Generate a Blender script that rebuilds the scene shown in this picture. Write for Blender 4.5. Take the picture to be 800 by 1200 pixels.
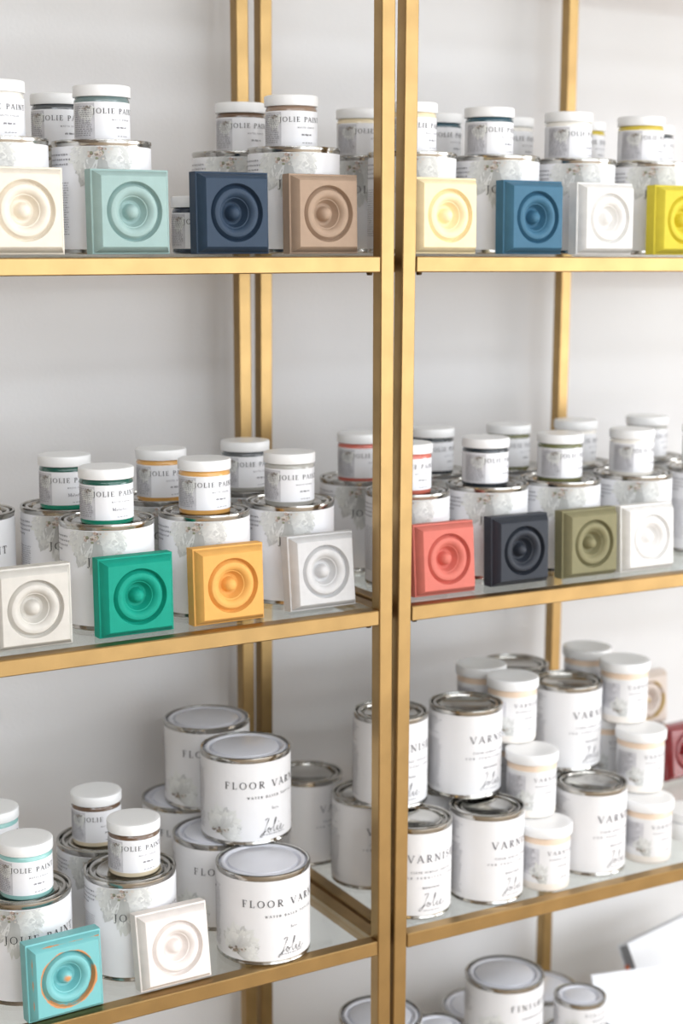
import bpy, bmesh, math, random
from mathutils import Vector, Matrix
from math import sin, cos, pi, radians, sqrt, atan
for o in list(bpy.data.objects): bpy.data.objects.remove(o)
SC = bpy.context.scene; COL = SC.collection
random.seed(7)

# ------------------------------------------------------------------ camera
FPX = 1870.0                                   # focal length in pixels of the 800x1200 frame
PITCH = atan(314/FPX); YAW = radians(30.146)
FW = Vector((sin(YAW)*cos(PITCH), cos(YAW)*cos(PITCH), -sin(PITCH)))
RT = Vector((cos(YAW), -sin(YAW), 0)); UP = RT.cross(FW)
def ray(px, py): return FW + RT*((px-400)/FPX) - UP*((py-600)/FPX)
CAM = Vector((0, 0, -.0095)) - ray(462.2, 310)*1.85
cd = bpy.data.cameras.new('camera'); co = bpy.data.objects.new('camera', cd); COL.objects.link(co)
cd.sensor_fit = 'VERTICAL'; cd.sensor_height = 36; cd.sensor_width = 24; cd.lens = FPX/1200*36
co.matrix_world = Matrix((RT, UP, -FW)).transposed().to_4x4(); co.location = CAM
cd.dof.use_dof = True; cd.dof.focus_distance = 1.76; cd.dof.aperture_fstop = 3.6
cd.clip_start = .05
SC.camera = co

# ------------------------------------------------------------------ light and exposure
FLOOR = -1.45; CEIL = 1.45; WY = .425; XL = -3.4; XR = 4.6; YF = -5.8
w = bpy.data.worlds.new('daylight'); SC.world = w; w.use_nodes = True
w.node_tree.nodes['Background'].inputs[0].default_value = (.92, .96, 1, 1)
w.node_tree.nodes['Background'].inputs[1].default_value = .9
def window_light(name, loc, rot, sx, sy, power, color):
    l = bpy.data.lights.new(name, 'AREA'); l.shape = 'RECTANGLE'; l.size = sx; l.size_y = sy; l.energy = power; l.color = color
    o = bpy.data.objects.new(name, l); COL.objects.link(o); o.location = loc; o.rotation_euler = rot
window_light('window_daylight', (XR+.06, -3.4, -.3), (0, radians(90), 0), 2.0, 3.6, 235, (.94, .965, 1))
window_light('shopfront_daylight', (1.4, YF-.06, -.3), (radians(90), 0, 0), 5.2, 2.0, 185, (.86, .93, 1))
PANELS = [(x, y) for y in (-2.5, -4.3) for x in (-2.3, -.4, 1.5)]
for i, (x, y) in enumerate(PANELS): window_light('ceiling_panel_light', (x, y, CEIL-.045), (0, 0, 0), 1.7, .8, 43, (.86, .93, 1))
vs = SC.view_settings; vs.view_transform = 'Standard'; vs.look = 'None'; vs.gamma = 1; vs.use_curve_mapping = False
vs.exposure = -0.55

# ------------------------------------------------------------------ materials
def lin(c): return tuple((v/12.92 if v <= .04045 else ((v+.055)/1.055)**2.4) for v in [x/255 for x in c])
def mat(name, rgb=None, rough=.5, metal=0, linear=None, noise=0, nscale=40, bump=0, bscale=200, coat=0, spec=None, stretch=None):
    m = bpy.data.materials.new(name); m.use_nodes = True; nt = m.node_tree; b = nt.nodes['Principled BSDF']
    c = linear or lin(rgb); b.inputs['Base Color'].default_value = (*c, 1); b.inputs['Roughness'].default_value = rough
    b.inputs['Metallic'].default_value = metal
    if coat: b.inputs['Coat Weight'].default_value = coat; b.inputs['Coat Roughness'].default_value = .05
    if spec is not None: b.inputs['Specular IOR Level'].default_value = spec
    tc = nt.nodes.new('ShaderNodeTexCoord'); src = tc.outputs['Object']
    if stretch:
        mp = nt.nodes.new('ShaderNodeMapping'); mp.inputs['Scale'].default_value = stretch; nt.links.new(src, mp.inputs[0]); src = mp.outputs[0]
    if noise:
        n = nt.nodes.new('ShaderNodeTexNoise'); n.inputs['Scale'].default_value = nscale; n.inputs['Detail'].default_value = 5
        nt.links.new(src, n.inputs['Vector'])
        r = nt.nodes.new('ShaderNodeMapRange'); r.inputs[1].default_value = .3; r.inputs[2].default_value = .7
        r.inputs[3].default_value = 1-noise; r.inputs[4].default_value = 1+noise*.6
        nt.links.new(n.outputs[0], r.inputs[0])
        mx = nt.nodes.new('ShaderNodeVectorMath'); mx.operation = 'SCALE'; mx.inputs[0].default_value = c
        nt.links.new(r.outputs[0], mx.inputs['Scale']); nt.links.new(mx.outputs[0], b.inputs['Base Color'])
    if bump:
        n2 = nt.nodes.new('ShaderNodeTexNoise'); n2.inputs['Scale'].default_value = bscale; n2.inputs['Detail'].default_value = 4
        nt.links.new(src, n2.inputs['Vector'])
        bp = nt.nodes.new('ShaderNodeBump'); bp.inputs['Strength'].default_value = bump; bp.inputs['Distance'].default_value = .001
        nt.links.new(n2.outputs[0], bp.inputs['Height']); nt.links.new(bp.outputs[0], b.inputs['Normal'])
    return m
M = {}
M['wall'] = mat('wall_paint', (221, 219, 219), .85, noise=.03, nscale=3, bump=.25, bscale=260)
M['side_wall'] = mat('side_wall_paint', (112, 100, 88), .8, noise=.04, nscale=3)
M['ceiling'] = mat('ceiling_paint', (235, 233, 230), .9, noise=.02, nscale=3)
M['floor'] = mat('floor_concrete', (176, 156, 132), .5, noise=.12, nscale=4)
M['skirting'] = mat('skirting_paint', (225, 223, 220), .6, noise=.03, nscale=6)
M['gold'] = mat('brushed_gold', (173, 143, 96), .36, 1, noise=.12, nscale=22, bump=.06, bscale=500)
M['dark_steel'] = mat('dark_screw', (70, 55, 35), .5, 1, noise=.1)
M['tin'] = mat('tin_plate', (184, 182, 177), .16, 1, noise=.08, nscale=30)
M['pale_lid'] = mat('pale_coated_lid', (222, 223, 231), .32, .1, noise=.03, nscale=25)
M['label'] = mat('label_paper', (238, 238, 241), .38, noise=.012, nscale=60)
M['label_warm'] = mat('label_paper_varnish', (231, 230, 231), .38, noise=.012, nscale=60)
M['ink'] = mat('label_ink', (62, 60, 63), .6, noise=.1, nscale=300, spec=.15)
M['ink_glare'] = mat('label_ink_glare', (104, 102, 108), .6, noise=.1, nscale=300, spec=.15)  # varnish ink lightened: glare washing over the print is put into its colour
M['ink_soft'] = mat('label_ink_soft', (118, 116, 122), .6, noise=.1, nscale=300, spec=.15)
M['grey_print'] = mat('grey_print_panel', (206, 205, 209), .45, noise=.12, nscale=160)
M['plastic'] = mat('white_plastic', (244, 244, 244), .32, noise=.01, nscale=30)
M['cream_plastic'] = mat('cream_plastic', (240, 233, 225), .35, noise=.02, nscale=30)
M['beige_band'] = mat('beige_content_band', (232, 208, 184), .35, noise=.05, nscale=40)
M['paper'] = mat('white_card', (226, 227, 231), .5, noise=.01, nscale=20)
M['clear_edge'] = mat('grey_acrylic_edge', (150, 152, 156), .25, noise=.05, nscale=20)
M['orange_print'] = mat('orange_print', (225, 120, 80), .5, noise=.05, nscale=60)
def glass_mat():
    m = bpy.data.materials.new('shelf_glass'); m.use_nodes = True; nt = m.node_tree; nt.nodes.clear()
    out = nt.nodes.new('ShaderNodeOutputMaterial'); mx = nt.nodes.new('ShaderNodeMixShader')
    t = nt.nodes.new('ShaderNodeBsdfTransparent'); g = nt.nodes.new('ShaderNodeBsdfGlossy'); fr = nt.nodes.new('ShaderNodeFresnel')
    n = nt.nodes.new('ShaderNodeTexNoise'); n.inputs['Scale'].default_value = 12
    mr = nt.nodes.new('ShaderNodeMapRange'); mr.inputs[3].default_value = .04; mr.inputs[4].default_value = .1
    nt.links.new(n.outputs[0], mr.inputs[0]); nt.links.new(mr.outputs[0], g.inputs['Roughness'])
    t.inputs[0].default_value = (.955, .97, .96, 1); g.inputs[0].default_value = (.95, 1, .97, 1); geo = nt.nodes.new('ShaderNodeNewGeometry'); ma = nt.nodes.new('ShaderNodeMath'); ma.operation = 'MULTIPLY_ADD'; ma.inputs[1].default_value = -.8333; ma.inputs[2].default_value = 1.5
    nt.links.new(geo.outputs['Backfacing'], ma.inputs[0]); nt.links.new(ma.outputs[0], fr.inputs[0])
    nt.links.new(fr.outputs[0], mx.inputs[0]); nt.links.new(t.outputs[0], mx.inputs[1]); nt.links.new(g.outputs[0], mx.inputs[2])
    nt.links.new(mx.outputs[0], out.inputs[0]); return m
M['glass'] = glass_mat()
def flower_mat():
    m = bpy.data.materials.new('flower_print'); m.use_nodes = True; nt = m.node_tree; b = nt.nodes['Principled BSDF']
    a = nt.nodes.new('ShaderNodeAttribute'); a.attribute_name = 'Col'; nt.links.new(a.outputs['Color'], b.inputs['Base Color'])
    b.inputs['Roughness'].default_value = .4; return m
M['flower'] = flower_mat()
PAINT = {}
def paint(rgb):
    if rgb not in PAINT: PAINT[rgb] = mat('jar_paint', rgb, .25, noise=.05, nscale=60, coat=.6)
    return PAINT[rgb]
def chalk(rgb, gloss=.62):
    return mat('chalk_paint', rgb, gloss, noise=.06, nscale=70, bump=.12, bscale=700, spec=.22)
def worn_paint(rgb, under, inner=False):
    """chalk paint rubbed through along the ring's outer edge, the button and the block's edges"""
    m = bpy.data.materials.new('worn_paint'); m.use_nodes = True; nt = m.node_tree; b = nt.nodes['Principled BSDF']; b.inputs['Roughness'].default_value = .45
    tc = nt.nodes.new('ShaderNodeTexCoord'); sp = nt.nodes.new('ShaderNodeSeparateXYZ'); nt.links.new(tc.outputs['Object'], sp.inputs[0])
    def mth(op, a, b_=None, c=None):
        n = nt.nodes.new('ShaderNodeMath'); n.operation = op
        for i, v in enumerate((a, b_, c)):
            if v is None: continue
            if isinstance(v, (int, float)): n.inputs[i].default_value = v
            else: nt.links.new(v, n.inputs[i])
        return n.outputs[0]
    x = sp.outputs['X']; z = mth('SUBTRACT', sp.outputs['Z'], .04475)
    r = mth('SQRT', mth('ADD', mth('MULTIPLY', x, x), mth('MULTIPLY', z, z)))
    n = nt.nodes.new('ShaderNodeTexNoise'); n.inputs['Scale'].default_value = 45; n.inputs['Detail'].default_value = 6; nt.links.new(tc.outputs['Object'], n.inputs['Vector'])
    ring = mth('MULTIPLY', mth('ABSOLUTE', mth('SUBTRACT', r, .0322)), 260)
    but = mth('MULTIPLY', r, 105)
    edge = mth('MULTIPLY', mth('ABSOLUTE', mth('SUBTRACT', mth('MAXIMUM', mth('ABSOLUTE', x), mth('ABSOLUTE', z)), .0400)), 700)
    d = mth('MINIMUM', ring, mth('MINIMUM', but, mth('ADD', edge, .25)))
    v = mth('ADD', mth('MULTIPLY', d, .42), n.outputs[0])
    mr = nt.nodes.new('ShaderNodeMapRange'); mr.inputs[1].default_value = .56; mr.inputs[2].default_value = .66; nt.links.new(v, mr.inputs[0])
    mx = nt.nodes.new('ShaderNodeMix'); mx.data_type = 'RGBA'; mx.inputs[6].default_value = (*lin(under), 1); mx.inputs[7].default_value = (*lin(rgb), 1)
    nt.links.new(mr.outputs[0], mx.inputs[0]); nt.links.new(mx.outputs[2], b.inputs['Base Color'])
    return m

# ------------------------------------------------------------------ mesh helpers
class MB:
    def __init__(s): s.v = []; s.f = []; s.mi = []; s.col = []
    def box(s, x0, x1, y0, y1, z0, z1):
        k = len(s.v); s.v += [(x, y, z) for z in (z0, z1) for y in (y0, y1) for x in (x0, x1)]
        s.f += [tuple(k+i for i in q) for q in ((0, 2, 3, 1), (4, 5, 7, 6), (0, 1, 5, 4), (2, 6, 7, 3), (0, 4, 6, 2), (1, 3, 7, 5))]
        s.mi += [0]*6; return s
    def lathe(s, prof, seg=48, mi=0, close_bottom=False, close_top=False):
        k = len(s.v)
        for r, z in prof: s.v += [(r*cos(2*pi*i/seg), r*sin(2*pi*i/seg), z) for i in range(seg)]
        for j in range(len(prof)-1):
            for i in range(seg):
                a = k+j*seg+i; b = k+j*seg+(i+1) % seg
                s.f.append((a, b, b+seg, a+seg)); s.mi.append(mi)
        if close_bottom: s.f.append(tuple(k+i for i in reversed(range(seg)))); s.mi.append(mi)
        if close_top: q = k+(len(prof)-1)*seg; s.f.append(tuple(q+i for i in range(seg))); s.mi.append(mi)
        return s
    def strip(s, pts, ws):
        """flat ribbon in (u, v) along pts with full widths ws"""
        k = len(s.v); n = len(pts)
        for i, (x, y) in enumerate(pts):
            a = pts[max(i-1, 0)]; b = pts[min(i+1, n-1)]; dx, dy = b[0]-a[0], b[1]-a[1]; l = math.hypot(dx, dy) or 1
            w_ = ws[i]/2 if hasattr(ws, '__len__') else ws/2
            s.v += [(x-dy/l*w_, y+dx/l*w_), (x+dy/l*w_, y-dx/l*w_)]
        for i in range(n-1): s.f.append((k+2*i, k+2*i+1, k+2*i+3, k+2*i+2)); s.mi.append(0)
    def hline(s, x0, x1, y, w): s.strip([(x0, y), (x1, y)], w)
    def mesh(s, name, smooth=35, bevel=0):
        me = bpy.data.meshes.new(name); me.from_pydata([tuple(v) for v in s.v], [], s.f); me.validate()
        if len(me.polygons) == len(s.mi): me.polygons.foreach_set('material_index', s.mi)
        if bevel:
            bm = bmesh.new(); bm.from_mesh(me)
            bmesh.ops.bevel(bm, geom=list(bm.edges), offset=bevel, segments=1, profile=.5, affect='EDGES'); bm.to_mesh(me); bm.free()
        if smooth:
            me.polygons.foreach_set('use_smooth', [True]*len(me.polygons)); me.set_sharp_from_angle(angle=radians(smooth))
        return me
def link(name, me, mats=None, parent=None):
    o = bpy.data.objects.new(name, me); COL.objects.link(o)
    if mats:
        if not isinstance(mats, (list, tuple)): mats = [mats]
        while len(me.materials) < len(mats): me.materials.append(mats[len(me.materials)])
        for i, m in enumerate(mats): o.material_slots[i].link = 'OBJECT'; o.material_slots[i].material = m
    if parent: o.parent = parent
    if name == 'fine_print': o['kind'] = 'stuff'
    return o
def tag(o, label, cat, group=None):
    o['label'] = label; o['category'] = cat
    if group: o['group'] = group
    return o
def empty(name, loc, rot=(0, 0, 0)):
    o = bpy.data.objects.new(name, None); COL.objects.link(o); o.location = loc; o.rotation_euler = rot; o.empty_display_size = .02; return o
def struct(name, mb, m):
    o = link(name, mb.mesh(name, 0), m); o['kind'] = 'structure'; return o

# ------------------------------------------------------------------ room shell
struct('floor', MB().box(XL, XR, YF, WY, FLOOR-.1, FLOOR), M['floor'])
struct('ceiling', MB().box(XL, XR, YF, WY, CEIL, CEIL+.1), M['ceiling'])
struct('wall_back', MB().box(XL, XR, WY, WY+.12, FLOOR, CEIL), M['wall'])
struct('wall_left', MB().box(XL-.12, XL, YF, WY, FLOOR, CEIL), M['side_wall'])
b = MB(); b.box(XR, XR+.12, -1.6, WY, FLOOR, CEIL); b.box(XR, XR+.12, YF, -5.2, FLOOR, CEIL); b.box(XR, XR+.12, -5.2, -1.6, FLOOR, -1.3); b.box(XR, XR+.12, -5.2, -1.6, .7, CEIL)
struct('wall_right', b, M['ceiling'])
b = MB(); b.box(XL, -1.2, YF-.12, YF, FLOOR, CEIL); b.box(4.0, XR, YF-.12, YF, FLOOR, CEIL); b.box(-1.2, 4.0, YF-.12, YF, FLOOR, -1.3); b.box(-1.2, 4.0, YF-.12, YF, .7, CEIL)
struct('wall_front', b, M['ceiling'])
struct('baseboard_back', MB().box(XL, XR, WY-.012, WY, FLOOR, FLOOR+.09), M['skirting'])
for i, (x, y) in enumerate(PANELS):
    b = MB(); b.box(x-.9, x+.9, y-.45, y-.41, CEIL-.05, CEIL); b.box(x-.9, x+.9, y+.41, y+.45, CEIL-.05, CEIL); b.box(x-.9, x-.86, y-.41, y+.41, CEIL-.05, CEIL); b.box(x+.86, x+.9, y-.41, y+.41, CEIL-.05, CEIL)
    struct('trim_%d' % (i+2), b, M['skirting'])
b = MB()
for y0, y1 in ((-5.2, -5.15), (-3.43, -3.37), (-1.65, -1.6)): b.box(XR, XR+.05, y0, y1, -1.3, .7)
struct('trim_1', b, M['skirting'])

# ------------------------------------------------------------------ shelving units
ZT, ZM, ZL, ZB, ZTOP = .0025, -.4182, -.8386, -1.257, .418
TB = .0185; DEPTH = .386
TILT, YAWR = .007, -.010        # the right unit leans and turns a hair
W_U = 1.07
def shelving_unit(label, loc, rot, mirror):
    root = tag(empty('shelving_unit', loc, rot), label, 'shelf', 'gold shelving units')
    zb = FLOOR-loc[2]; zt = ZTOP+TB-loc[2]
    x0, x1 = (-W_U, 0) if mirror else (0, W_U)
    post = MB().box(0, TB, 0, TB, zb, zt).mesh('post', 0, .0012)
    xm = (x0+.53) if not mirror else (x1-.53)
    for px, py in ((x0, 0), (x1-TB, 0), (x0, DEPTH-TB), (x1-TB, DEPTH-TB), (xm-TB, DEPTH-TB) if not mirror else (xm, DEPTH-TB)):
        o = link('post', post, M['gold'], root); o.location = (px, py, 0)
    fr = MB().box(x0+TB+.0006, x1-TB-.0006, 0, TB, -TB, 0).mesh('front_rail', 0, .0012)
    br = MB().box(x0+TB+.0006, x1-TB-.0006, 0, TB, -TB, 0).mesh('back_rail', 0, .0012)
    sr = MB().box(0, TB, TB+.0006, DEPTH-TB-.0006, -TB, 0).mesh('side_rail', 0, .0012)
    gl = MB().box(x0+TB+.001, x1-TB-.001, TB+.001, DEPTH-TB-.001, -.006, 0).mesh('glass_shelf', 0)
    led = MB().box(x0+TB+.001, x1-TB-.001, 0, .008, -.0145, -.0065).mesh('glass_ledge', 0)
    sw = MB().lathe([(.0001, -.0035), (.003, -.0032), (.0036, -.001), (.0036, 0)], 12).mesh('screw', 40)
    for z in (ZTOP, ZT-.0025, ZM, ZL, ZB):
        zz = z-loc[2]
        link('front_rail', fr, M['gold'], root).location = (0, -.0004, zz)
        link('back_rail', br, M['gold'], root).location = (0, DEPTH-TB, zz)
        for sx in (x0, x1-TB): link('side_rail', sr, M['gold'], root).location = (sx, 0, zz)
        o = link('glass_shelf', gl, M['glass'], root); o.location = (0, 0, zz); o['label'] = 'clear glass shelf panel'
        link('glass_ledge', led, M['gold'], root).location = (0, TB, zz)
        for sx in (x0+TB+.01, x1-TB-.01): link('screw', sw, M['dark_steel'], root).location = (sx, .009, zz-TB)
    return root
shelving_unit('gold metal shelving unit with glass shelves, holding the floor varnish cans', (0, 0, -.9), (0, 0, 0), True)
shelving_unit('gold metal shelving unit with glass shelves, holding clear varnish cans and tubs', (.0046, 0, -.9), (0, TILT, YAWR), False)
def shelf_z(z, X):                # height of a shelf surface at X (right unit leans)
    return z - (TILT*X if X > 0 else 0)
def on_plane(px, py, z):          # pixel -> point at height z above the shelf datum
    zz = z
    for _ in range(3):
        d = ray(px, py); t = (zz-CAM.z)/d.z; p = CAM+d*t; zz = shelf_z(z, p.x)
    return p
def on_depth(px, py, Y):
    d = ray(px, py); t = (Y-CAM.y)/d.y; return CAM+d*t

# ------------------------------------------------------------------ lettering
def arc(cx, cy, rx, ry, a0, a1, n=16): return [(cx+rx*cos(radians(a0+(a1-a0)*i/n)), cy+ry*sin(radians(a0+(a1-a0)*i/n))) for i in range(n+1)]
TK, TN = .14, .05
def ovalw(pts, cx, thick=TK, thin=TN):
    mxr = max(abs(p[0]-cx) for p in pts); return [thin+(thick-thin)*(abs(p[0]-cx)/mxr)**1.5 for p in pts]
def glyph(mb, ch, ox, oy, s, bold=1.0):
    """serif capitals drawn as ribbons; returns advance"""
    T_, t_ = TK*bold, TN*bold*1.15
    S = lambda pts, ws: mb.strip([(ox+x*s, oy+y*s) for x, y in pts], [v*s for v in ws] if hasattr(ws, '__len__') else ws*s)
    stem = lambda x, y0=0, y1=1, w_=None: S([(x, y0), (x, y1)], w_ or T_)
    ser = lambda x, y, h=.17: S([(x-h, y), (x+h, y)], t_)
    if ch == ' ': return .42*s
    if ch == '-': S([(.05, .38), (.32, .38)], .07); return .38*s
    if ch == 'I': stem(.2); ser(.2, .975); ser(.2, .025); return .42*s
    if ch == 'L': stem(.2); ser(.2, .975); S([(.04, .025), (.66, .025)], t_); S([(.66, 0), (.68, .24)], t_); return .72*s
    if ch in 'EF':
        stem(.2); S([(.04, .975), (.64, .975)], t_); S([(.63, 1), (.65, .78)], t_); S([(.2, .51), (.5, .51)], t_); S([(.5, .4), (.5, .62)], t_)
        if ch == 'E': S([(.04, .025), (.66, .025)], t_); S([(.66, 0), (.69, .24)], t_)
        else: ser(.2, .025)
        return .76*s if ch == 'E' else .7*s
    if ch in 'PRBD':
        stem(.2); ser(.2, .025)
        if ch == 'D': p = arc(.2, .5, .62, .475, 90, -90, 20)
        else: p = [(.1, .975)] + arc(.36, .735, .3, .24, 90, -90, 14) + [(.2, .495)]
        S(p, [t_+(T_-t_)*max(0, (q[0]-.3)/.36)**1.5 for q in p]); S([(.04, .975), (.4, .975)], t_)
        if ch == 'B': p = [(.2, .5)] + arc(.38, .265, .32, .24, 90, -90, 14) + [(.1, .025)]; S(p, [t_+(T_-t_)*max(0, (q[0]-.3)/.4)**1.5 for q in p])
        if ch == 'R': S([(.38, .5), (.74, .02)], T_); ser(.78, .025, .1); return .88*s
        return (.95 if ch == 'D' else .74)*s
    if ch == 'N': stem(.14, w_=t_*1.2); S([(.12, .98), (.8, .02)], T_); stem(.8, w_=t_*1.2); ser(.1, .975); ser(.8, .975); ser(.14, .025); return .98*s
    if ch == 'M': stem(.14, w_=t_*1.2); S([(.16, .98), (.52, .04)], T_); S([(.52, .04), (.9, .98)], t_); stem(.92, w_=T_); ser(.1, .975, .1); ser(.95, .975, .1); ser(.14, .025); ser(.92, .025); return 1.1*s
    if ch == 'A': S([(.06, .02), (.44, .99)], t_*1.1); S([(.42, 1), (.82, .02)], T_); S([(.2, .34), (.66, .34)], t_); ser(.06, .025, .13); ser(.82, .025, .15); return .92*s
    if ch == 'V': S([(.08, .98), (.46, .0)], T_); S([(.45, .0), (.82, .98)], t_*1.1); ser(.08, .975, .15); ser(.82, .975, .13); return .92*s
    if ch == 'W':
        for k in (0, .46): S([(.06+k, .98), (.32+k, .0)], T_); S([(.32+k, .0), (.55+k, .98)], t_*1.1)
        ser(.06, .975, .12); ser(1.02, .975, .12); return 1.14*s
    if ch == 'T': stem(.4); S([(.05, .975), (.75, .975)], t_); S([(.05, .99), (.03, .76)], t_); S([(.75, .99), (.77, .76)], t_); ser(.4, .025); return .82*s
    if ch == 'Y': S([(.08, .98), (.42, .45)], T_); S([(.42, .45), (.76, .98)], t_); stem(.42, 0, .47); ser(.08, .975, .12); ser(.78, .975, .12); ser(.42, .025); return .84*s
    if ch == 'H': stem(.2); stem(.72); S([(.2, .51), (.72, .51)], t_); [ser(x, y) for x in (.2, .72) for y in (.025, .975)]; return .94*s
    if ch == 'K': stem(.2); ser(.2, .975); ser(.2, .025); S([(.26, .45), (.7, .98)], t_); S([(.36, .56), (.78, .02)], T_); return .86*s
    if ch == 'U': p = [(.18, .98), (.18, .3)] + arc(.45, .3, .27, .29, 180, 360, 12) + [(.72, .98)]; S(p, [T_]*3+[t_*1.3]*(len(p)-3)); ser(.18, .975); ser(.72, .975, .12); return .9*s
    if ch == 'O': p = arc(.48, .5, .42, .48, 0, 360, 28); S(p, [t_+(T_-t_)*(abs(q[0]-.48)/.42)**1.6 for q in p]); return 1.0*s
    if ch in 'CG':
        p = arc(.5, .5, .43, .48, 50, 310, 24); S(p, [t_+(T_-t_)*max(0, (.5-q[0])/.43)**1.3 for q in p]); S([(.78, .99), (.79, .7)], t_)
        if ch == 'G': stem(.76, .05, .42); ser(.76, .42, .13)
        return .92*s
    if ch == 'S':
        p = arc(.34, .74, .24, .235, 35, 250, 14)[:-1] + arc(.34, .26, .27, .245, 80, -150, 14)
        n = len(p); S(p, [t_+(T_-t_)*math.exp(-((i/(n-1)-.5)/.2)**2) for i in range(n)]); S([(.54, .99), (.55, .74)], t_); S([(.06, .02), (.06, .27)], t_); return .68*s
    if ch == 'J': p = [(.3, 1), (.3, .1)] + arc(.12, .02, .18, .25, 10, -100, 8); S(p, [T_, T_]+[T_-(T_-t_)*i/8 for i in range(9)]); ser(.3, .975); mb.strip([(ox+.03*s, oy-.2*s), (ox+.1*s, oy-.2*s)], .1*s); return .52*s
    # lower case
    if ch == 'a': S(arc(.26, .22, .2, .22, 0, 360, 12), .08); stem(.47, 0, .45, .1); return .56*s
    if ch == 'c': S(arc(.26, .22, .2, .22, 50, 310, 12), .09); return .46*s
    if ch == 'e': S([(.08, .24), (.45, .24)] + arc(.26, .22, .19, .22, 5, 310, 12), .07); return .5*s
    if ch == 'h': stem(.12, 0, 1, .1); S([(.12, .3)] + arc(.3, .26, .16, .18, 150, 0, 6) + [(.46, 0)], .09); return .56*s
    if ch == 'i': stem(.12, 0, .45, .1); stem(.12, .6, .7, .1); return .26*s
    if ch == 'l': stem(.12, 0, 1, .1); return .26*s
    if ch == 'n': stem(.12, 0, .45, .1); S([(.12, .3)] + arc(.3, .26, .16, .18, 150, 0, 6) + [(.46, 0)], .09); return .56*s
    if ch == 't': S([(.14, .68), (.14, .1), (.28, .02)], .09); S([(.02, .44), (.28, .44)], .06); return .34*s
    return .5*s
def text(mb, st, cx, cy, h, width=None, bold=1.0):
    """a line of text centred on (cx, cy), cap height h, letter-spaced to the given width"""
    tmp = MB(); adv = [glyph(tmp, c, 0, 0, h, bold) for c in st]; tot = sum(adv)
    gap = (width-tot)/(len(st)-1) if width else h*.12
    x = cx-(tot+gap*(len(st)-1))/2
    for c, a in zip(st, adv): glyph(mb, c, x, cy-h/2, h, bold); x += a+gap
def smooth_path(P, n=6):
    out = []
    for i in range(len(P)-1):
        p0, p1, p2, p3 = P[max(i-1, 0)], P[i], P[i+1], P[min(i+2, len(P)-1)]
        for k in range(n):
            t = k/n
            out.append(tuple(.5*(2*p1[j]+(p2[j]-p0[j])*t+(2*p0[j]-5*p1[j]+4*p2[j]-p3[j])*t*t+(3*p1[j]-p0[j]-3*p2[j]+p3[j])*t**3) for j in (0, 1)))
    return out+[P[-1]]
SIGN = [[(.30, .86), (.42, .97), (.52, .93), (.40, .60), (.26, .22), (.13, -.10), (.02, -.16), (.03, -.05), (.22, .12), (.40, .22), (.50, .36), (.58, .34), (.62, .18), (.54, .07), (.46, .14), (.50, .28), (.66, .26), (.84, .44), (1.0, .86), (.97, .92), (.88, .60), (.82, .20), (.88, .08), (1.02, .22), (1.10, .38), (1.07, .14), (1.14, .07), (1.28, .20), (1.40, .33), (1.36, .40), (1.28, .30), (1.29, .12), (1.40, .07), (1.60, .24)], [(1.16, .58), (1.19, .63)]]
def signature(mb, cx, cy, h):
    for P in SIGN:
        q = smooth_path(P); n = len(q)
        mb.strip([(cx+(x-.8)*h*1.12, cy+(y-.35)*h) for x, y in q], [h*(.030+.013*sin(i*.55)) for i in range(n)])
def greek(mb, x0, x1, y, h, rnd, word=(.0012, .0042)):
    x = x0
    while x < x1:
        wd = min(rnd.uniform(*word), x1-x)
        if wd > .0006:
            n = max(1, int(wd/.0009))
            for i in range(n):                      # tiny letter-like strokes
                a = x+wd*i/n; mb.strip([(a, y-h*rnd.uniform(.3, .5)), (a, y+h*rnd.uniform(.3, .6))], wd/n*.62)
        x += wd+.0011
def greek_block(mb, x0, x1, ytop, lines, pitch, h, rnd, ragged=.25):
    for i in range(lines):
        greek(mb, x0, x1-(x1-x0)*ragged*rnd.random(), ytop-i*pitch, h, rnd)
def wrap(mb, R, lift=.0006):
    """bend a flat (u, v) drawing round a cylinder; u = 0 faces -Y"""
    r = R+lift; mb.v = [(r*sin(p[0]/R), -r*cos(p[0]/R), p[1]) if len(p) == 2 else ((r+p[2])*sin(p[0]/R), -(r+p[2])*cos(p[0]/R), p[1]) for p in mb.v]; return mb
def add_colors(me, cols):
    a = me.color_attributes.new('Col', 'FLOAT_COLOR', 'POINT'); flat = []
    for c in cols: flat += [*c, 1]
    a.data.foreach_set('color', flat)
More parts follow.
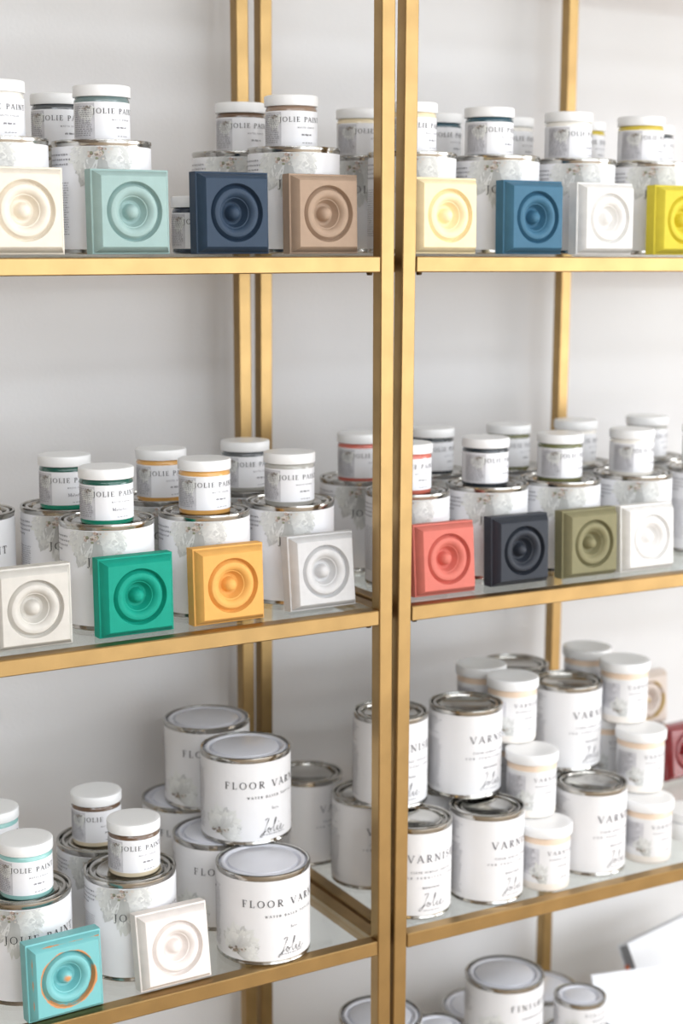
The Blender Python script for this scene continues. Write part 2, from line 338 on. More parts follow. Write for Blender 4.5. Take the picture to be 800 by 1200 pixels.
def peony(R, cx, cy, sx, sy, seed, axis=-90, spread=230, dim=1.0, num=46, ylim=(0, 9)):
    """printed peony seen from the side: feathery petals fanning out from a dark stamen tuft at (cx, cy)"""
    rnd = random.Random(seed); mb = MB(); cols = []; layer = 0
    order = sorted(range(num), key=lambda i: -((i*7) % num))
    for q in range(num):
        t_l = 1-q/num*.62; k = len(mb.v); n, m = 7, 4
        ang = radians(axis+spread*(((q*.618034) % 1)-.5)+rnd.uniform(-8, 8)); edge = abs(((q*.618034) % 1)-.5)*2
        ln = (.55+.45*t_l)*rnd.uniform(.82, 1.08)*(1-.25*edge); wd = rnd.uniform(.10, .20); bend = rnd.uniform(-.25, .25)
        base = rnd.uniform(.22, .42); tip = rnd.uniform(.52, .80); warm = rnd.uniform(.97, 1.0); cut = [rnd.uniform(-1, 1) for _ in range(n+1)]
        for j in range(m+1):
            t = j/m
            for i in range(n+1):
                u = i/n*2-1; l_ = ln*t*(1-.2*u*u)+(ln*.13*cut[i]*(1 if i % 2 else -1) if j == m else 0)
                wv = wd*(.18+.82*sin(min(1, t*1.1)*pi/2))*u; a_ = ang+bend*t
                mb.v.append((cx+(l_*cos(a_)-wv*sin(a_))*sx, cy+(l_*sin(a_)+wv*cos(a_))*sy, layer*6e-6))
                g = (base+(tip-base)*t**.7)*(1-.10*(1-abs(u))*(t < .8)*rnd.random()-.12*(abs(u) > .8)*rnd.random())*dim
                g = min(.80, g); cols.append((g, g*1.004, g*warm*.99))
        for j in range(m):
            for i in range(n): a = k+j*(n+1)+i; mb.f.append((a, a+1, a+n+2, a+n+1)); mb.mi.append(0)
        layer += 1
    for i in range(30):
        a = rnd.uniform(0, 2*pi); q = rnd.uniform(.0, .22); x = q*1.5*cos(a)+.06*cos(radians(axis)); y = q*.6*sin(a)+.08*sin(radians(axis)); d = rnd.uniform(.015, .04)
        k = len(mb.v); c = rnd.choice([(.16, .11, .09), (.30, .22, .18), (.42, .33, .28), (.22, .23, .15), (.55, .50, .45)])
        for j in range(6): mb.v.append((cx+(x+d*cos(j*pi/3+a)*1.4)*sx, cy+(y+d*sin(j*pi/3+a))*sy, layer*6e-6)); cols.append(c)
        mb.f.append(tuple(range(k, k+6))); mb.mi.append(0); layer += .1
    mb.v = [(v[0], min(max(v[1], ylim[0]), ylim[1]), v[2]) for v in mb.v]
    wrap(mb, R, .0003); me = mb.mesh('flower_print', 0); add_colors(me, cols); me.materials.append(M['flower']); return me

# ------------------------------------------------------------------ cans
def can_meshes(R, H, paint_lid=True):
    d = {}
    d['body'] = MB().lathe([(.0002, .0012), (R-.004, .0012), (R-.003, 0), (R-.0006, .0002), (R, .0016), (R-.0008, .004), (R-.0008, H-.007), (R-.0002, H-.005), (R+.0004, H-.003), (R+.0001, H-.0006), (R-.0014, H), (R-.0028, H-.0008), (R-.0034, H-.004)], 56).mesh('body', 40)
    if paint_lid: p = [(R-.0034, -.0052), (R-.0048, -.0056), (R-.0056, -.0022), (R-.0066, -.0014), (R-.0092, -.0016), (R-.0102, -.003), (R-.0106, -.0066), (R-.0136, -.0068), (R-.0144, -.0038), (R-.0158, -.003), (R-.0178, -.0034), (R-.019, -.0042), (.0002, -.0042)]
    else: p = [(R-.0034, -.0042), (R-.0044, -.0056), (R-.0054, -.0056), (R-.0062, -.0014), (R-.0074, -.0007), (R-.0096, -.0009), (R-.0108, -.0018), (R-.0118, -.0050), (R-.0142, -.0052), (R-.0154, -.0016), (R-.0166, -.0010), (.0002, -.0006)]
    d['lid'] = MB().lathe([(r, H+z) for r, z in p], 56).mesh('lid', 40)
    d['label'] = MB().lathe([(R-.0006, .0052), (R-.0002, .0055), (R-.0002, H-.0075), (R-.0006, H-.0072)], 56).mesh('label', 40)
    return d
def flat(name, draw, R, m):
    mb = MB(); draw(mb); wrap(mb, R, .0007); me = mb.mesh(name, 0); me.materials.append(m); return me
def deg(R, a): return R*radians(a)
KINDS = {}
# paint can
R, H = .0545, .122; K = can_meshes(R, H); rnd = random.Random(3)
K['prints'] = [('lettering', flat('lettering', lambda mb: text(mb, 'JOLIE PAINT', deg(R, 4), H-.0425, .0088, .092), R, M['ink']), M['ink']),
               ('flower_print', peony(R, deg(R, -33), H-.0105, .047, .052, 5, -88, 178, ylim=(.006, H-.0076)), M['flower']),
               ('fine_print', flat('fine_print', lambda mb: (greek_block(mb, deg(R, -112), deg(R, -68), H-.016, 4, .0052, .0021, rnd, .4), greek_block(mb, deg(R, -112), deg(R, -72), H-.046, 22, .0026, .0011, rnd, .1), greek(mb, deg(R, -10), deg(R, 18), H-.056, .0018, rnd), greek(mb, deg(R, -14), deg(R, 22), .014, .0016, rnd)), R, M['ink_soft']), M['ink_soft'])]
K['R'], K['H'], K['lidmat'], K['labmat'] = R, H, M['tin'], M['label']; KINDS['paint'] = K
# floor varnish can
R, H = .0575, .113; K = can_meshes(R, H, False); rnd = random.Random(4)
def fv(mb): text(mb, 'FLOOR VARNISH', deg(R, 12), H-.035, .0088, deg(R, 130)); text(mb, 'WATER-BASED TOPCOAT', deg(R, 12), H-.051, .003, deg(R, 74), 1.3); text(mb, 'Satin', deg(R, 12), H-.067, .0036, None, 1.2); None
K['prints'] = [('lettering', flat('lettering', fv, R, M['ink']), M['ink']), ('signature', flat('signature', lambda mb: signature(mb, deg(R, 9), H-.0925, .0205), R, M['ink']), M['ink']),
               ('flower_print', peony(R, deg(R, -62), .016, .041, .038, 11, 62, 150, 1.12, ylim=(.006, H)), M['flower']),
               ('fine_print', flat('fine_print', lambda mb: (greek_block(mb, deg(R, -135), deg(R, -88), H-.022, 30, .0026, .0012, rnd, .1), greek(mb, deg(R, -8), deg(R, 28), .0125, .0016, rnd)), R, M['ink_soft']), M['ink_soft'])]
K['R'], K['H'], K['lidmat'], K['labmat'] = R, H, M['pale_lid'], M['label_warm']; KINDS['floor'] = K
# clear varnish can
R, H = .0500, .1215; K = can_meshes(R, H); rnd = random.Random(5)
def cv(mb): text(mb, 'VARNISH', deg(R, 14), H-.040, .0098, deg(R, 86)); None
def cv2(mb): text(mb, 'CLEAR ACRYLIC TOPCOAT', deg(R, 12), H-.058, .0026, deg(R, 72), 1.6); text(mb, 'FOR FURNITURE AND', deg(R, 8), H-.0655, .0026, deg(R, 86), 1.6); greek(mb, deg(R, -6), deg(R, 22), H-.079, .0026, rnd); greek(mb, deg(R, -4), deg(R, 24), .012, .0014, rnd); greek_block(mb, deg(R, -125), deg(R, -72), H-.014, 9, .0026, .0012, rnd, .4); greek_block(mb, deg(R, -125), deg(R, -74), H-.044, 26, .0026, .0012, rnd, .15)
K['prints'] = [('lettering', flat('lettering', cv, R, M['ink_glare']), M['ink_glare']), ('signature', flat('signature', lambda mb: signature(mb, deg(R, 10), H-.099, .0205), R, M['ink_glare']), M['ink_glare']), ('fine_print', flat('fine_print', cv2, R, M['ink_soft']), M['ink_soft'])]
K['R'], K['H'], K['lidmat'], K['labmat'] = R, H, M['tin'], M['label_warm']; KINDS['varnish'] = K
# finishing can (bottom shelf) and its small version
for key, R, H in (('finishing', .0575, .113), ('finishing_small', .0385, .062)):
    K = can_meshes(R, H, False); rnd = random.Random(6); s = H/.113
    def fi(mb): text(mb, 'FINISHING', deg(R, 16), H-.030*s, .0088*s, deg(R, 84))
    def fi2(mb): greek(mb, deg(R, -8), deg(R, 44), H-.047*s, .0026, rnd); greek(mb, deg(R, 4), deg(R, 30), H-.062*s, .003, rnd); greek_block(mb, deg(R, -130), deg(R, -86), H-.02*s, 12, .0026, .0012, rnd)
    K['prints'] = [('lettering', flat('lettering', fi, R, M['ink']), M['ink']), ('flower_print', peony(R, deg(R, -52), .040*s, .036*s, .036*s, 12, 80, 300, 1.05), M['flower']), ('fine_print', flat('fine_print', fi2, R, M['ink_soft']), M['ink_soft'])]
    K['R'], K['H'], K['lidmat'], K['labmat'] = R, H, M['pale_lid'], M['label_warm']; KINDS[key] = K
def can(name, key, loc, label, group, cat='can', rz=0):
    K = KINDS[key]; t = tag(empty(name, loc, (0, TILT if loc[0] > 0 else 0, radians(rz))), label, cat, group)
    link('body', K['body'], M['tin'], t); link('lid', K['lid'], K['lidmat'], t)
    lb = link('label', K['label'], K['labmat'], t)
    for n, me, m in K['prints']: link(n, me, m, lb)
    return t

# ------------------------------------------------------------------ sample jars
JR, JH = .0305, .0645
def jar_meshes():
    d = {}; b = MB()
    b.lathe([(.0002, .001), (JR-.003, .001), (JR-.0022, 0), (JR-.0006, .001), (JR, .003), (JR, .014), (JR, .026)], 44, 0)
    b.lathe([(JR, .026), (JR, .0475), (JR-.0006, .0495), (JR-.002, .0512), (JR-.0024, .055)], 44, 1)
    d['body'] = b.mesh('jar_body', 40)
    prof = [(JR-.002, .0518), (JR+.0009, .0520), (JR+.0012, .0528), (JR+.0012, .0626), (JR+.0006, .0638), (JR-.001, .0644), (JR-.005, .0645), (.0002, .0642)]
    d['lid'] = MB().lathe(prof, 64).mesh('jar_lid', 40)
    d['label'] = MB().lathe([(JR-.0002, .0058), (JR+.0002, .006), (JR+.0002, .0458), (JR-.0002, .0460)], 44).mesh('jar_label', 40)
    rnd = random.Random(9); p = MB(); n = 8; a0, a1 = -100, -44
    for i in range(n+1):
        a = deg(JR, a0+(a1-a0)*i/n); p.v += [(a, .0065), (a, .0445)]
    for i in range(n): p.f.append((2*i, 2*i+2, 2*i+3, 2*i+1)); p.mi.append(0)
    wrap(p, JR, .0003); d['panel'] = p.mesh('jar_panel', 0)
    def ink(mb): text(mb, 'JOLIE PAINT', deg(JR, 5), .0360, .0056, deg(JR, 106), 1.05)
    def soft(mb): text(mb, 'MATTE FINISH', deg(JR, 14), .0268, .0017, deg(JR, 44), 1.5); greek(mb, deg(JR, 4), deg(JR, 30), .0095, .0012, rnd); greek_block(mb, deg(JR, -98), deg(JR, -48), .041, 15, .0022, .0011, rnd, .1)
    def name(mb): greek(mb, deg(JR, 2), deg(JR, 28), .0185, .0022, rnd, (.003, .006))
    def mala(mb): text(mb, 'Malachite', deg(JR, 12), .0185, .0036, None, 1.2)
    d['ink'] = flat('lettering', ink, JR, M['ink']); d['soft'] = flat('fine_print', soft, JR, M['ink_soft']); d['name'] = flat('colour_name', name, JR, M['ink_soft']); d['mala'] = flat('colour_name', mala, JR, M['ink_soft'])
    d['flower'] = peony(JR, deg(JR, -64), .0405, .0165, .019, 21, -70, 150, 1.3, 24, ylim=(.006, .0455))
    return d
J = jar_meshes()
def jar(loc, lower, upper, label, group, rz=0, name=None):
    t = tag(empty('sample_jar', loc, (0, TILT if loc[0] > 0 else 0, radians(rz))), label, 'jar', group)
    o = link('body', J['body'], [paint(lower), paint(upper)], t); link('lid', J['lid'], M['plastic'], t)
    lb = link('label', J['label'], M['label'], t)
    link('text_panel', J['panel'], M['grey_print'], lb); link('flower_print', J['flower'], M['flower'], lb); link('lettering', J['ink'], M['ink'], lb)
    link('fine_print', J['soft'], M['ink_soft'], lb); link('colour_name', J['mala' if name else 'name'], M['ink_soft'], lb)
    return t

# ------------------------------------------------------------------ varnish tubs
def tub_meshes():
    d = {}; R = .0338; H = .089
    d['body'] = MB().lathe([(.0002, .001), (R-.004, .001), (R-.003, 0), (R-.001, .0012), (R, .004), (R, .066)], 44).mesh('tub_body', 40)
    d['band'] = MB().lathe([(R, .066), (R-.0004, .0705), (R-.0014, .0735), (R-.002, .0765)], 44).mesh('tub_band', 40)
    d['lid'] = MB().lathe([(R-.002, .0745), (R+.0019, .0748), (R+.0025, .0758), (R+.0025, .0868), (R+.0016, .0884), (R-.001, .089), (R-.006, .0889), (R-.009, .0884), (.0002, .0884)], 52).mesh('tub_lid', 40)
    d['label'] = MB().lathe([(R-.0002, .0115), (R+.0002, .0118), (R+.0002, .0655), (R-.0002, .0657)], 44).mesh('tub_label', 40)
    rnd = random.Random(13); p = MB(); n = 8
    for i in range(n+1): a = deg(R, -100+54*i/n); p.v += [(a, .022), (a, .060)]
    for i in range(n): p.f.append((2*i, 2*i+2, 2*i+3, 2*i+1)); p.mi.append(0)
    wrap(p, R, .0003); d['panel'] = p.mesh('tub_panel', 0)
    d['ink'] = flat('lettering', lambda mb: text(mb, 'VARNISH', deg(R, 10), .0545, .0054, deg(R, 74)), R, M['ink'])
    d['sign'] = flat('signature', lambda mb: signature(mb, deg(R, 16), .021, .0085), R, M['ink'])
    d['soft'] = flat('fine_print', lambda mb: (greek(mb, deg(R, -22), deg(R, 34), .0455, .0017, rnd), greek(mb, deg(R, -2), deg(R, 26), .036, .002, rnd), greek_block(mb, deg(R, -98), deg(R, -50), .057, 12, .0026, .0012, rnd)), R, M['ink_soft'])
    d['flower'] = peony(R, deg(R, -52), .019, .022, .022, 31, 55, 170, 1.1, 24, ylim=(.012, .065))
    return d
TU = tub_meshes(); TH = .089
def tub(loc, label, rz=0):
    t = tag(empty('varnish_tub', loc, (0, TILT, radians(rz))), label, 'tub', 'white varnish tubs')
    link('body', TU['body'], M['cream_plastic'], t); link('neck_band', TU['band'], M['beige_band'], t)['label'] = 'beige contents showing at the neck'
    link('lid', TU['lid'], M['plastic'], t); lb = link('label', TU['label'], M['label_warm'], t)
    link('text_panel', TU['panel'], M['grey_print'], lb); link('flower_print', TU['flower'], M['flower'], lb); link('lettering', TU['ink'], M['ink_glare'], lb); link('signature', TU['sign'], M['ink_glare'], lb); link('fine_print', TU['soft'], M['ink_soft'], lb)

# ------------------------------------------------------------------ rosette blocks
BS, BT = .0895, .028
def block_mesh():
    N = 64; s = BS/2; mb = MB()
    def sq(h, y): return [(h*cos(a)/max(abs(cos(a)), abs(sin(a))), y, s+h*sin(a)/max(abs(cos(a)), abs(sin(a)))) for a in [2*pi*i/N for i in range(N)]]
    def ci(r, y): return [(r*cos(2*pi*i/N), y, s+r*sin(2*pi*i/N)) for i in range(N)]
    loops = [sq(.0001, BT), sq(s-.0006, BT), sq(s, BT-.0006), sq(s, .0122), sq(s-.0005, .0116), sq(s-.0016, .0113), sq(s-.0021, .0106), sq(s-.0023, .0094), sq(s-.0071, .0005), sq(s-.0078, 0)]
    prof = [(.0352, 0), (.0346, .0006), (.0340, .0062), (.0330, .0074), (.0320, .0066), (.0307, .0036), (.0287, .0010), (.0257, .0001), (.0230, .0007), (.0206, .0025), (.0192, .0042), (.0187, .0052), (.0176, .0055), (.0166, .0076), (.0152, .0112), (.0134, .0136), (.0112, .0143), (.0097, .0136), (.0090, .0104), (.0078, .0062), (.0060, .0036), (.0036, .0023), (.0016, .0019), (.0002, .0018)]
    loops += [ci(r*.915, y) for r, y in prof]
    for l in loops: mb.v += l
    for j in range(len(loops)-1):
        for i in range(N): a = j*N+i; b_ = j*N+(i+1) % N; mb.f.append((a, b_, b_+N, a+N)); mb.mi.append(0)
    me = mb.mesh('rosette_block', 32)
    bm = bmesh.new(); bm.from_mesh(me); bmesh.ops.recalc_face_normals(bm, faces=bm.faces); bm.to_mesh(me); bm.free()
    me.set_sharp_from_angle(angle=radians(32)); return me
BM = block_mesh()
def block(X, Y, z, m, label, lean=4, yaw=0, roll=0):
    """X, Y: middle of the front foot of the block"""
    o = link('rosette_block', BM, m); L_ = radians(lean)
    # leaning back about its rear foot: lift so that the rear bottom edge rests on the shelf
    zz = shelf_z(z, X) + BT*sin(L_) + .0003
    o.location = (X, Y, zz); o.rotation_euler = (-L_, (TILT if X > 0 else 0)+radians(roll), radians(yaw))
    return tag(o, label, 'wood block', 'painted rosette blocks')

# ================================================================== the goods
PH = KINDS['paint']['H']
GC = 'paint cans with peony labels'; GJ = 'small sample jars of paint'
NAVY = (38, 50, 66); SLATE = (108, 128, 128); TAUPE = (150, 126, 108); CREAM = (236, 220, 186); WHITE = (238, 234, 226); DTEAL = (40, 78, 92); YELLOW = (208, 186, 70); OLIVE = (104, 106, 66)
GREEN = (24, 140, 112); GREEN_SHADE = (22, 84, 72); MUST = (220, 166, 92); GREY = (176, 174, 168); CORAL = (206, 108, 92); BLACK = (34, 44, 52); AQUA = (146, 196, 192); BROWN = (104, 80, 62); CHAR = (84, 88, 92)  # second green: jar green darkened to paint in shade below the lid
def paint_can(X, Y, z, label, rz=0): return can('paint_can', 'paint', (X, Y, shelf_z(z, X)+.0004), label, GC, rz=rz)
def jar_on(X, Y, z, lower, upper, label, rz=0, name=None): return jar((X, Y, shelf_z(z, X)+PH-.0041), lower, upper, label, GJ, rz, name)
def jar_pix(cx, ytop, zbase, jr=JR):     # jar standing on a can of a shelf below eye level: from its lid's far edge
    z = zbase+PH-.0042+JH; p = on_plane(cx, ytop, z); d = Vector((p.x-CAM.x, p.y-CAM.y)).normalized(); return p.x-d.x*jr, p.y-d.y*jr

# ---- top shelf (at eye level: columns from their pixel x, depth from the rows the shelves below show)
YF_, YB_ = .1045, .2225
def col(px, Y, py=200): return on_depth(px, py, Y).x
TOP = [(-3, YF_, 'front', WHITE, WHITE, 'cream white', 'behind the ivory rosette block'), (119.5, YF_, 'front', SLATE, SLATE, 'slate green', 'behind the pale sea green rosette block'),
       (344, YF_, 'front', TAUPE, TAUPE, 'taupe', 'behind the taupe rosette block'), (482, YF_, 'front', CREAM, CREAM, 'pale cream', 'half hidden by the gold posts on the top shelf'),
       (581, YF_+.005, 'front', DTEAL, DTEAL, 'deep blue', 'behind the blue rosette block'), (671, YF_+.005, 'front', WHITE, WHITE, 'plain white', 'behind the pure white block of the top shelf'),
       (759, YF_+.005, 'front', YELLOW, YELLOW, 'mustard yellow', 'behind the lemon yellow rosette block'),
       (84, YB_, 'back', CHAR, CHAR, 'charcoal', 'behind the slate green jar and its can'), (277, YB_, 'back', TAUPE, BROWN, 'brown', 'behind the navy rosette block'),
       (424, YB_, 'back', CREAM, CREAM, 'straw', 'behind the posts, next to the taupe jar'), (513, YB_, 'back', DTEAL, DTEAL, 'dark teal', 'behind the pale cream jar'),
       (598, YB_, 'back', WHITE, WHITE, 'off white', 'behind the deep blue jar'), (683, YB_, 'back', OLIVE, YELLOW, 'olive yellow', 'behind the plain white jar'), (764, YB_, 'back', CHAR, CHAR, 'dark grey', 'behind the mustard yellow jar')]
JDX = {-3: -2, 84: -16, 277: 5, 344: -3, 424: -2, 581: -8, 671: -5, 759: -8}
for px, Y, row, lo, up_, cn, where in TOP:
    X = col(px, Y); rr = 10 if px == 119.5 else random.uniform(-5, 5)
    paint_can(X, Y, ZT, f'{row} row white paint can under the {cn} jar on the top shelf', rr)
    jx = px+JDX.get(px, 0); jY = Y+.004
    jar_on(col(jx, jY, 140), jY, ZT, lo, up_, f'{cn} jar on a can {where}', rr+(8 if X > 0 else -3))
X = col(233, .098, 260); jar((X, .098, shelf_z(ZT, X)+.0003), NAVY, NAVY, 'small navy paint jar standing on the shelf between pale green and navy blocks', GJ, -12)

# ---- middle shelf
MID = [(-38, 598, -18, None, None, None, 'white paint can without a jar, end of the back row beside the green jars', None),
       (77, 590, 0, (75, 528), GREEN, GREEN_SHADE, 'back', 'emerald green'), (124.5, 606, 0, (124.5, 542), GREEN, GREEN_SHADE, 'front', 'emerald green'),
       (190, 580, 0, (185, 523), MUST, MUST, 'back', 'mustard orange'), (239, 596, 0, (241.5, 531), MUST, MUST, 'front', 'mustard orange'),
       (287, 570, 2, (287, 512), GREY, CHAR, 'back', 'stone grey'), (339.5, 585, 2, (338, 526), GREY, GREY, 'front', 'stone grey'),
       (421, 558, 4, (423, 504.5), CORAL, CORAL, 'back', 'coral red'), (477, 573, 0, (478, 514), CORAL, CORAL, 'front', 'coral red'),
       (505, 550, 0, (506, 500.5), BLACK, BLACK, 'back', 'near black'), (570, 565, 0, (565.5, 508), BLACK, BLACK, 'front', 'near black'),
       (595, 545, 0, (594.5, 495), OLIVE, OLIVE, 'back', 'olive green'), (656, 559, 0, (655, 503.5), OLIVE, OLIVE, 'front', 'olive green'),
       (674, 540, 0, (673, 488.5), WHITE, WHITE, 'back', 'bright white'), (741, 552, 0, (740.5, 499), WHITE, WHITE, 'front', 'bright white'),
       (757, 533, 0, (756, 485.5), GREY, GREY, 'back', 'light grey'), (826, 545, 0, (825, 494), GREY, GREY, 'front', 'light grey'), (842, 526, 0, None, None, None, 'back', None)]
for cx, cy, rz, jp, lo, up_, row, cn in MID:
    p = on_plane(cx, cy, ZM+PH)
    if jp is None:
        paint_can(p.x, p.y, ZM, row if row != 'back' else 'back row white paint can without a jar, past the light grey jars', rz); continue
    paint_can(p.x, p.y, ZM, f'{row} row white paint can under the {row} {cn} jar on the middle shelf', rz+random.uniform(-3, 3))
    jx, jy = jar_pix(jp[0], jp[1], ZM); d = Vector((jx-p.x, jy-p.y)); d = d*min(1, .0045/max(d.length, 1e-6)) if d.length > .0045 else d
    jar_on(p.x+d.x, p.y+d.y, ZM, lo, up_, f'{row} one of two {cn} paint jars on the middle shelf, white lid', rz+(9 if p.x > .15 else -4)+random.uniform(-4, 4), cn == 'emerald green')

# ---- lower shelf, left: paint cans and jars
for cx, cy, jp, row in ((27.5, 1038, (32.5, 971.5), 'front'), (154.5, 1022, (157, 946.5), 'front'), (118, 980, (107, 915), 'back'), (-2, 1000, (-16, 936), 'back')):
    p = on_plane(cx, cy, ZL+PH); aq = cx < 50; cn = 'pale aqua' if aq else 'cream and brown'
    if cx == 154.5: p = Vector((-.3045, .0998, 0))
    paint_can(p.x, p.y, ZL, f'{row} row white paint can under the {row} {cn} jar on the lower shelf', random.uniform(-2, 3))
    jx, jy = jar_pix(jp[0], jp[1], ZL); d = Vector((jx-p.x, jy-p.y)); d = d*min(1, .0055/max(d.length, 1e-6))
    jar_on(p.x+d.x, p.y+d.y, ZL, AQUA if aq else (222, 208, 180), AQUA if aq else BROWN, f'{row} one of two {cn} paint jars on the lower shelf, white lid', -4)
# floor varnish cans
FH = KINDS['floor']['H']
FV = {}
for k, cx, cy, lev, rz, label in (('a', 308, 1006, 1, 0, 'front floor varnish can standing on the glass, pale lid, another can resting on it'), ('b', 255, 972, 1, -4, 'middle floor varnish can on the glass, between front and rear ones of the stack'),
                              ('c', 216, 931, 1, -6, 'rear floor varnish can on the glass, nearest the wall, mostly hidden'), ('d', 287.5, 873, 2, 0, 'front upper floor varnish can with pale lid, top of the stack'), ('e', 242, 840, 2, -6, 'rear upper floor varnish can with pale lid, next to the gold back posts')):
    p = on_plane(cx, cy, ZL+FH*lev)
    can('floor_varnish_can', 'floor', (p.x, p.y, ZL+(lev-1)*(FH+.0003)+.0003), label, 'floor varnish cans', rz=rz)
# clear varnish cans
VH = KINDS['varnish']['H']
for cx, cy, lev, rz, label in ((359, 904, 1, 22, 'rear clear varnish can with dull lid beside the floor varnish stack'), (431, 927, 1, -4, 'clear varnish can on the glass behind the gold front posts'), (484, 956, 1, -12, 'clear varnish can on the glass right beside the gold front posts'),
                               (570, 942, 1, 2, 'clear varnish can on the glass between the posts and the first tubs'), (692, 914, 1, 2, 'clear varnish can on the glass between the two rows of tubs'),
                               (457, 832, 2, -12, 'upper clear varnish can half hidden by the gold front posts'), (545, 822, 2, 2, 'upper clear varnish can with shiny lid beside the posts, label fully seen'),
                               (602, 776, 2, 0, 'upper rear clear varnish can, only its lid seen behind tubs'), (664, 796, 2, 2, 'upper clear varnish can with shiny lid between the two rows of tubs')):
    p = on_plane(cx, cy, ZL+VH*lev)
    can('varnish_can', 'varnish', (p.x, p.y, shelf_z(ZL, p.x)+(lev-1)*(VH+.0003)+.0003), label, 'clear varnish cans', rz=rz)
for X, Y, label in ((.191, .178, 'clear varnish can on the glass hidden behind the front ones, near the posts'), (.374, .186, 'clear varnish can on the glass hidden between the rows of tubs'), (.366, .300, 'rearmost clear varnish can on the glass below the upper rear can')):
    can('varnish_can', 'varnish', (X, Y, shelf_z(ZL, X)+.0003), label, 'clear varnish cans')
# tubs in two rows stacked like a pyramid, front to back
for row, X0, sets in (('near the posts', .274, ((1, .048, 'leading'), (1, .124, None), (1, .200, None), (1, .276, None), (2, .0865, 'leading'), (2, .163, None), (2, .239, None), (3, .139, 'leading'), (3, .2145, 'rear'))),
                      ('away from the posts', .460, ((1, .055, 'leading'), (1, .131, None), (1, .207, None), (1, .283, None), (2, .091, 'leading'), (2, .168, None), (2, .244, None), (3, .135, 'leading'), (3, .2205, 'rear')))):
    for lev, Y, which in sets:
        X = X0+(lev-1)*.004+(.010 if X0 > .4 and lev > 1 else 0)
        lv = ('bottom', 'second', 'top')[lev-1]
        lab = f'white varnish tub, {which} one of the {lv} layer, row {row}' if which else f'hidden varnish tub, {lv} layer, row {row}'
        if not which: lab += ', ' + {0: 'second in line', 1: 'third in line', 2: 'fourth in line'}[[s for s in sets if s[0] == lev and s[2] is None].index((lev, Y, which))]
        tub((X, Y, shelf_z(ZL, X)+(lev-1)*(TH+.0004)+.0003), lab, -4)

# ---- rosette blocks
C = chalk
BL = [(77, ZT, .0195, C((236, 227, 212)), 'ivory rosette block at the end of the top shelf', 1), (200, ZT, .0195, C((158, 184, 181)), 'pale sea green rosette block on the top shelf', 1), (316, ZT, .0195, C((50, 66, 85), .5), 'navy blue rosette block on the top shelf', 1), (420, ZT, .0195, C((170, 146, 126)), 'taupe brown rosette block on the top shelf', 1),
      (558, ZT, .0195, C((250, 232, 190)), 'pale cream yellow rosette block against the gold post', 1), (658, ZT, .0195, C((66, 110, 136), .5), 'mid blue rosette block on the top shelf', 1), (740, ZT, .0195, C((236, 234, 231)), 'pure white rosette block between the blue and yellow ones', 1), (827, ZT, .0195, C((216, 200, 66)), 'lemon yellow rosette block on the top shelf', 1),
      ((87, 757), ZM, None, C((206, 202, 195)), 'warm greige rosette block beside the emerald one', 1), ((206, 741), ZM, None, C((18, 150, 128)), 'emerald teal rosette block on the middle shelf', 1), ((316, 729), ZM, None, C((226, 170, 94)), 'mustard orange rosette block on the middle shelf', 2), ((420, 712), ZM, None, C((204, 203, 203)), 'light grey rosette block beside the gold posts', 6),
      ((557, 696), ZM, None, C((208, 116, 104)), 'coral pink rosette block beside the gold posts', 5), ((645, 683), ZM, None, C((50, 54, 62), .42), 'black rosette block on the middle shelf', 2), ((725, 674), ZM, None, C((134, 129, 98)), 'olive green rosette block on the middle shelf', 2), ((797, 668.5), ZM, None, C((236, 234, 232)), 'bright white rosette block beside the olive one', 3)]
for pos, z, Y, m, label, lean in BL:
    if Y is None: p = on_plane(*pos, z); X, Y = p.x-BS/2+.003+(.004 if 'coral' in label else 0), max(p.y, TB+.0025)
    else: X = on_depth(pos, 299, Y+.0095).x-BS/2
    block(X, Y, z, m, label, lean)
block(-.4195, .0012, ZL, worn_paint((116, 184, 186), (205, 140, 88)), 'distressed turquoise rosette block with rubbed orange edges', 3, 2)
block(-.2845, .003, ZL, C((234, 226, 221)), 'blush white rosette block leaning back on the lower shelf', 9, 0)
# behind the tubs at the far side of the lower shelf
block(.742, .272, ZL, mat('lacquered_red', (128, 28, 34), .22, noise=.1, nscale=40, coat=.5), 'dark red lacquered rosette block behind the tubs', 8, 4)
p = on_plane(761, 853, ZL+KINDS['finishing_small']['H'])
can('wax_can', 'finishing_small', (p.x, p.y+.014, shelf_z(ZL, p.x)+.0003), 'small wax can behind the tubs carrying a gilded block', 'wax cans', rz=0)
block(p.x, p.y, ZL+KINDS['finishing_small']['H']+.0005, worn_paint((214, 200, 190), (196, 164, 96)), 'beige and gilt rosette block standing high behind the tubs', 3, 0)

# small wax tin with white lid
def wax_tin(loc, label):
    t = tag(empty('wax_tin', loc, (0, TILT, 0)), label, 'tin'); R = .030
    link('body', MB().lathe([(.0002, .001), (R-.002, .001), (R-.001, 0), (R, .0015), (R, .024), (R-.0015, .026)], 40).mesh('tin_body', 40), M['plastic'], t)
    link('neck_band', MB().lathe([(R-.0015, .0255), (R-.0025, .028)], 40).mesh('tin_neck', 40), M['clear_edge'], t)
    link('lid', MB().lathe([(R-.0025, .0275), (R+.0008, .028), (R+.001, .041), (R-.0005, .0425), (.0002, .043)], 40).mesh('tin_lid', 40), M['plastic'], t)
wax_tin((.566, .088, shelf_z(ZL, .566)+.0003), 'small white lidded tin standing beside the outer row of tubs')

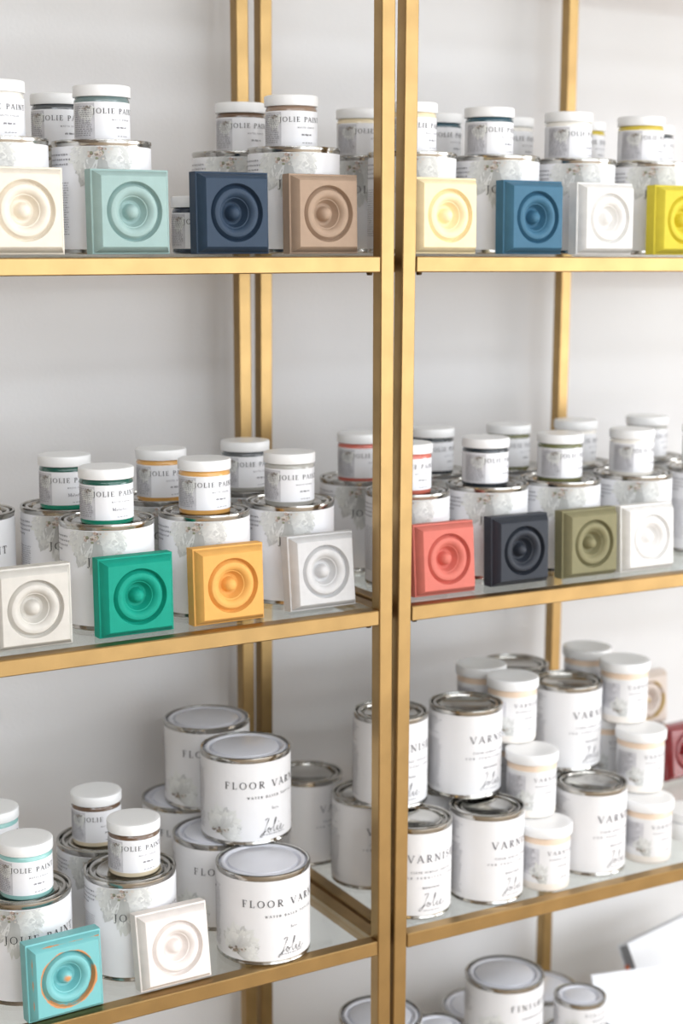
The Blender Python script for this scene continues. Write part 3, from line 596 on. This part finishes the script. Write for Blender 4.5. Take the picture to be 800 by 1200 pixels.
# ---- bottom shelf: finishing wax cans, leaflets
FI = KINDS['finishing']['H']; FS = KINDS['finishing_small']['H']
def wax(X, Y, base, label, key='finishing', rz=0): can('wax_can', key, (X, Y, shelf_z(ZB, X)+base+.0003), label, 'wax cans', rz=rz)
wax(.308, .181, 0, 'wax can on the bottom shelf below the large finishing can'); wax(.308, .181, FI+.0003, 'large finishing wax can, upper one of two on the bottom shelf')
wax(.083, .160, 0, 'wax can below the one at the foot of the posts'); wax(.083, .160, FI+.0003, 'wide pale wax can seen past the foot of the gold posts')
wax(.350, .303, 0, 'wax can standing behind the large finishing can', rz=-10)
wax(.427, .153, 0, 'wax can on the bottom shelf carrying the small one'); wax(.427, .153, FI+.0003, 'small finishing wax can standing on a larger one', 'finishing_small')
wax(.472, .306, 0, 'wax can by the wall behind the small finishing can', rz=10)
p = on_plane(513, 1202, ZB+3*FS)
for l, lb in enumerate(('lowest', 'middle', 'top')): wax(p.x, p.y, l*(FS+.0003), f'{lb} small wax can of the stack beside the foot of the posts', 'finishing_small')
def leaning_slab(name, w_, h, t, loc, lean, yaw, label, cat):
    r = tag(empty(name, loc, (-radians(lean), 0, radians(yaw))), label, cat); return r
zz = lambda X: shelf_z(ZB, X)
r = leaning_slab('display_card', .16, .2, .003, (.497, .150, zz(.50)+.0032), 33, -14, 'blank white display card leaning back on the bottom shelf', 'card')
link('card_panel', MB().box(0, .21, 0, .003, 0, .172).mesh('card_panel', 30, .0006), M['paper'], r)
link('strut', MB().box(.09, .13, .003, .005, .02, .14).mesh('strut', 30, .0005), M['paper'], r)
r = leaning_slab('leaflet_box', .2, .17, .024, (.648, .215, zz(.65)+.0125), 27, 13, 'white box of leaflets leaning behind the display card', 'leaflets')
link('front_cover', MB().box(0, .2, 0, .002, 0, .162).mesh('front_cover', 30, .0005), M['paper'], r)
link('back_cover', MB().box(0, .2, .022, .024, 0, .162).mesh('back_cover', 30, .0005), M['paper'], r)
link('page_block', MB().box(.003, .197, .0025, .0215, .002, .158).mesh('page_block', 30, .0005), M['clear_edge'], r)
link('orange_tab', MB().box(-.0008, .006, .016, .0215, .085, .128).mesh('orange_tab', 0), M['orange_print'], r)
